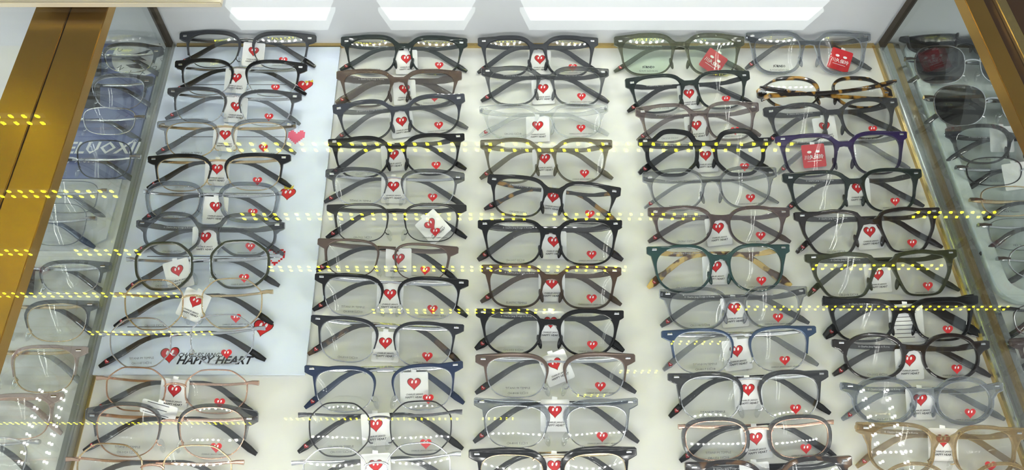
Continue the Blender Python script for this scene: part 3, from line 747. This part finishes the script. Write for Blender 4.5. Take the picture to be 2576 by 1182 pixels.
column('middle column', [
 ((1202, 103), (1506, 103), 89, 193, 'full', 'square', 'matte', 'silver', 'matte', 'matte black-navy square', dict(tagp=(1358, 158, 1), tt=.0044)),
 ((1211, 178), (1533, 181), 166, 266, 'full', 'square', 'smoke_l', 'silver', 'smoke', 'light grey translucent square', dict(tagp=(1366, 232, 3), tt=.0044)),
 ((1206, 274), (1531, 271), 260, 348, 'full', 'square', 'clear', 'silver', 'clear', 'colourless clear crystal', dict(tagp=(1352, 327, 1), tt=.0044, text='CH-2022 52□18')),
 ((1208, 362), (1542, 362), 346, 462, 'full', 'panto', 'beige', 'silver', 'beige', 'beige-olive translucent', dict(tagp=(1370, 408, 2), tt=.0040)),
 ((1226, 449), (1563, 483), 449, 556, 'full', 'square', 'blacktort', 'silver', 'tort', 'tilted black-front tortoiseshell-templed', dict(tagp=(1390, 505, -1), tt=.0038, text='CH-2098 53□18', hv=.0017, bulb=True)),
 ((1202, 563), (1567, 563), 549, 668, 'full', 'bigsq', 'black', 'silver', 'brownblack', 'large glossy black square', dict(tagp=(1393, 617, 0), tt=.0042, text='CH-2097 55□18', hv=.0026)),
 ((1211, 675), (1565, 682), 665, 777, 'full', 'square', 'brownrim', 'silver', 'brownrim', 'dark brown translucent studded', dict(tagp=(1388, 722, 1), tt=.0038, text='ELASTIC TEMPLE')),
 ((1197, 785), (1571, 790), 775, 896, 'full', 'panto', 'black', 'silver', 'black', 'glossy black heart-tipped', dict(tagp=(1385, 820, 0), tt=.0038, text='CH-3055 51□19', bulb=True)),
 ((1196, 904), (1600, 902), 886, 1003, 'brow', 'brow', 'bronze_m', 'silver', 'smoke', 'grey-brown metal browline', dict(tagp=(1400, 925, 22), text=TT+'/CH-8008 52□19')),
 ((1192, 1012), (1607, 1012), 1003, 1130, 'brow', 'brow', 'clear_blue', 'silver', 'smoke', 'shiny silver-clear browline', dict(tagp=(1396, 1045, 0), text='CH-8005 52□19', tt=.0055)),
 ((1179, 1144), (1604, 1138), 1124, 1262, 'brow', 'brow', 'black', 'gold_m', 'black', 'black browline gold-bridged', dict(tagp=(1395, 1183, 0), tt=.0055)),
])
column('fourth column', [
 ((1546, 103), (1875, 103), 83, 190, 'full', 'bigsq', 'oliveclear', 'silver', 'oliveclear', 'olive-green translucent square', dict(tagp=(1792, 158, -35, 'red'), lens='lens_green', tt=.0046, text='SÜRNEO/R-9270 56□18-152', heart=False)),
 ((1575, 209), (1889, 189), 181, 280, 'full', 'square', 'greenblack', 'silver', 'black', 'tilted black-green glossy square', dict(tagp=(1733, 245, 2), tt=.0036, text='CH-2140 53□18')),
 ((1601, 281), (1912, 269), 257, 357, 'full', 'square', 'pinkclear', 'silver', 'pinkclear', 'pinkish-grey clear', dict(tagp=(1750, 325, 3), tt=.0034, text='CH-2160 53□19')),
 ((1607, 355), (1944, 352), 323, 446, 'full', 'crown', 'black', 'silver', 'black', 'thick black octagonal', dict(tagp=(1775, 400, 2), tt=.0048, ts=.0034, hv=.0026)),
 ((1619, 447), (1957, 434), 420, 528, 'full', 'panto', 'clear_grey', 'silver', 'clear_grey', 'pale grey clear', dict(tt=.0034, text=TT, hv=.0015)),
 ((1632, 533), (1990, 533), 517, 620, 'full', 'panto', 'mauve', 'silver', 'mauve', 'mauve-brown translucent', dict(tagp=(1805, 583, 6), tt=.0034, text='CH-3061 52□19', pads='wire')),
 ((1629, 629), (1990, 623), 613, 736, 'full', 'panto', 'darkgreen', 'silver', 'tort_amber', 'dark green amber-templed', dict(tagp=(1800, 680, 1), tt=.0034, text='CH-3055 51□19', bulb=True)),
 ((1662, 740), (2035, 732), 719, 830, 'full', 'panto', 'clear_grey', 'silver', 'smoke_l', 'colourless grey panto-shaped', dict(tagp=(1846, 785, 3), tt=.0034, text='CH-3048 51□18')),
 ((1667, 842), (2057, 829), 822, 940, 'brow', 'brow', 'bluemetal', 'silver', 'clear_grey', 'navy blue browline silver-rimmed', dict(tagp=(1852, 892, 5), text=TT+'/CH-8017 53□18', hv=.0019, tt=.0026)),
 ((1683, 950), (2088, 941), 932, 1062, 'brow', 'panto', 'smoke', 'silver', 'black', 'dark smoky browline silver-wired', dict(tagp=(1882, 990, 2), text=TT+'/CH-8007 52□18')),
 ((1710, 1076), (2102, 1064), 1046, 1164, 'ring', 'soft', 'smoke_l', 'rose', 'black', 'grey crystal-rimmed rose-gold-templed', dict(tagp=(1900, 1112, 5), text=TT+'/CH-1156 51□18', ow=.965, tt=.0030, ts=.0028)),
 ((1727, 1178), (2148, 1160), 1152, 1290, 'full', 'panto', 'tort_dark', 'silver', 'black', 'dark brown tortoiseshell', dict(tt=.0036, tagp=(1900, 1205, 2, 'plain'))),
])
column('rightmost column', [
 ((1878, 90), (2194, 92), 78, 188, 'full', 'bigsq', 'clear_blue', 'silver', 'smoke_l', 'large pale grey crystal', dict(tagp=(2112, 152, -18, 'red'), tt=.0046, ts=.0032, text='SÜRNEO/R-9238 56□17-150', heart=False)),
 ((1908, 232), (2248, 232), 192, 272, 'full', 'panto', 'tort', 'silver', 'tort', 'tortoiseshell face-down crossed-temple', dict(tt=.0034, heart=False, flip=True, zb=.014, tiphearts=False)),
 ((1925, 281), (2262, 256), 252, 358, 'full', 'panto', 'smoke', 'silver', 'smoke', 'dark smoky translucent', dict(tagp=(2072, 328, 3), tt=.0036, hv=.0023)),
 ((1954, 350), (2286, 337), 332, 443, 'full', 'bigsq', 'purplefade', 'silver', 'clear_grey', 'purple fading-to-clear', dict(tagp=(2047, 392, 3, 'red'), tt=.0042, heart=False)),
 ((1973, 447), (2323, 435), 425, 537, 'full', 'square', 'greenblack', 'silver', 'smoke', 'dark teal-black translucent', dict(tagp=(2158, 482, 1), tt=.0036)),
 ((2002, 543), (2369, 530), 523, 643, 'full', 'hex', 'brownblack', 'silver', 'brownblack', 'brown-black glossy hexagonal', dict(tagp=(2188, 592, 2), tt=.0036, text='CH-2106 53□19')),
 ((2030, 648), (2412, 635), 630, 752, 'full', 'hex', 'olive', 'silver', 'olive', 'dark olive-green hexagonal', dict(tagp=(2208, 700, 2), tt=.0038, text='CH-2106 53□18')),
 ((2075, 757), (2466, 752), 748, 860, 'full', 'cat', 'black', 'silver', 'black', 'wide glossy black', dict(tagp=(2275, 812, 2, 'list'), tt=.0044, hv=.0036, text='CH-2153 53□18', rivet=False)),
 ((2099, 863), (2495, 866), 837, 957, 'full', 'round', 'brownblack', 'silver', 'brownblack', 'round dark brown-black', dict(tagp=(2283, 915, 2), tt=.0036, text='CH-3062 49□20', pads='wire', ow=.86)),
 ((2121, 972), (2530, 972), 947, 1070, 'full', 'round', 'clear_blue', 'silver', 'clear_blue', 'round pale blue-grey crystal', dict(tagp=(2314, 1015, 2), tt=.0040, ts=.0032, text='CH-3057 50□19', ow=.87)),
 ((2160, 1077), (2588, 1092), 1066, 1200, 'full', 'soft', 'champagne', 'gold_m', 'champagne', 'champagne gold crystal', dict(tagp=(2372, 1118, 1), tt=.0032, text='CH-3048 51□18', pads='wire', ow=.87)),
 ((2190, 1200), (2640, 1200), 1163, 1310, 'metal', 'round', 'champagne', 'gold_m', 'champagne', 'pale gold thin-rimmed', dict(rimr=.0014)),
])
# neighbours seen through the side panes
def wide(y): return 318+(y-90)*.112
def left(items):
    for i, (rx, ry, yt, yb, style, shape, fm, mm, tm, look, kw) in enumerate(items):
        W_ = wide(ry); kw = dict(dict(heart=False, tiphearts=False), **kw)
        make_glasses((rx-W_, ry), (rx, ry), yt, yb, style, shape, fm, mm, tm, look, '%s behind the left glass pane' % place_word(i), 'eyeglasses behind the left glass pane', **kw)
left([
 (407, 128, 106, 184, 'brow', 'brow', 'smoke', 'silver', 'smoke', 'dark grey browline', dict(base=.003, tagp=(232, 165, 0, 'black'))),
 (384, 203, 184, 277, 'brow', 'brow', 'steelgrey', 'silver', 'smoke', 'gunmetal browline', dict(base=.003, tagp=(225, 242, 2, 'black'))),
 (361, 292, 268, 340, 'metal', 'square', 'silver', 'silver', 'smoke', 'silver wire square', dict(base=.003)),
 (350, 392, 350, 451, 'metal', 'square', 'black_m', 'silver', 'black', 'black wire square', dict(base=.003)),
 (265, 478, 454, 536, 'rimless', 'rect', 'silver', 'silver', 'clear_grey', 'rimless silver-templed', dict(base=.003)),
 (236, 548, 510, 618, 'rimless', 'square', 'silver', 'silver', 'navy', 'rimless dark-tipped', dict(base=.003, text='CHNKELUOXIN')),
 (275, 670, 653, 742, 'brow', 'brow', 'smoke_l', 'silver', 'smoke', 'grey crystal browline', dict(tagp=(58, 705, -3, 'black'))),
 (243, 766, 753, 862, 'brow', 'brow', 'smoke_l', 'gold_m', 'smoke', 'grey and pale-gold browline', dict()),
 (215, 882, 867, 990, 'brow', 'square', 'pinkbeige', 'gold_m', 'clear_grey', 'pinkish-grey gold-hinged', dict(tt=.0030)),
 (153, 998, 989, 1108, 'brow', 'square', 'pinkbeige', 'rose', 'pinkbeige', 'pink-beige', dict(tt=.0034)),
 (92, 1114, 1098, 1225, 'metal', 'square', 'silver', 'silver', 'matte', 'silver wire dark-templed', dict()),
])
def right(items):
    for i, (lx, ly, yt, yb, style, shape, fm, mm, tm, look, kw) in enumerate(items):
        W_ = wide(ly); kw = dict(dict(heart=False, tiphearts=False, rivet=False), **kw); sun = kw.pop('sun', False)
        make_glasses((lx, ly), (lx+W_, ly+kw.pop('dy', 0)), yt, yb, style, shape, fm, mm, tm, look, '%s behind the right glass pane' % place_word(i), 'eyewear behind the right glass pane',
                     cat='sunglasses' if sun else 'eyeglasses', noun='sunglasses' if sun else 'eyeglasses', **kw)
right([
 (2268, 92, 60, 140, 'full', 'rect', 'matte', 'silver', 'matte', 'dark wraparound', dict(sun=True, lens='lens_dark', base=.0038, dy=12, tt=.0030)),
 (2283, 146, 112, 212, 'metal', 'soft', 'silver', 'silver', 'black', 'silver wire purple-grey-lensed', dict(sun=True, lens='lens_dark', base=.0038)),
 (2330, 242, 211, 318, 'metal', 'panto', 'silver', 'silver', 'smoke', 'silver wire dark-lensed', dict(sun=True, lens='lens_brown', base=.0038, hv=.0022)),
 (2386, 334, 311, 413, 'full', 'panto', 'smoke', 'silver', 'smoke', 'dark grey rounded', dict(base=.0038, text='Retro alloys', tagp=(2520, 350, 0, 'plain'))),
 (2412, 419, 393, 468, 'metal', 'soft', 'black_m', 'silver', 'black', 'thin black wire', dict(base=.0038, hv=.0018, tagp=(2545, 445, 8, 'plain'), text='Retro alloys')),
 (2448, 501, 466, 545, 'metal', 'square', 'gold_m', 'gold_m', 'black', 'gold wire black-templed', dict(base=.0038, hv=.0018, text='MEX Titanium')),
 (2469, 565, 548, 630, 'rimless', 'square', 'silver', 'silver', 'smoke', 'rimless silver', dict(base=.0038, text='MEX Titanium')),
 (2517, 650, 611, 703, 'metal', 'round', 'silver', 'silver', 'smoke', 'round silver wire', dict(base=.0038)),
 (2528, 777, 762, 850, 'metal', 'soft', 'silver', 'steelgrey', 'black', 'thin steel wire', dict()),
 (2549, 863, 846, 930, 'brow', 'brow', 'mauve', 'silver', 'smoke', 'brown-grey browline', dict()),
])
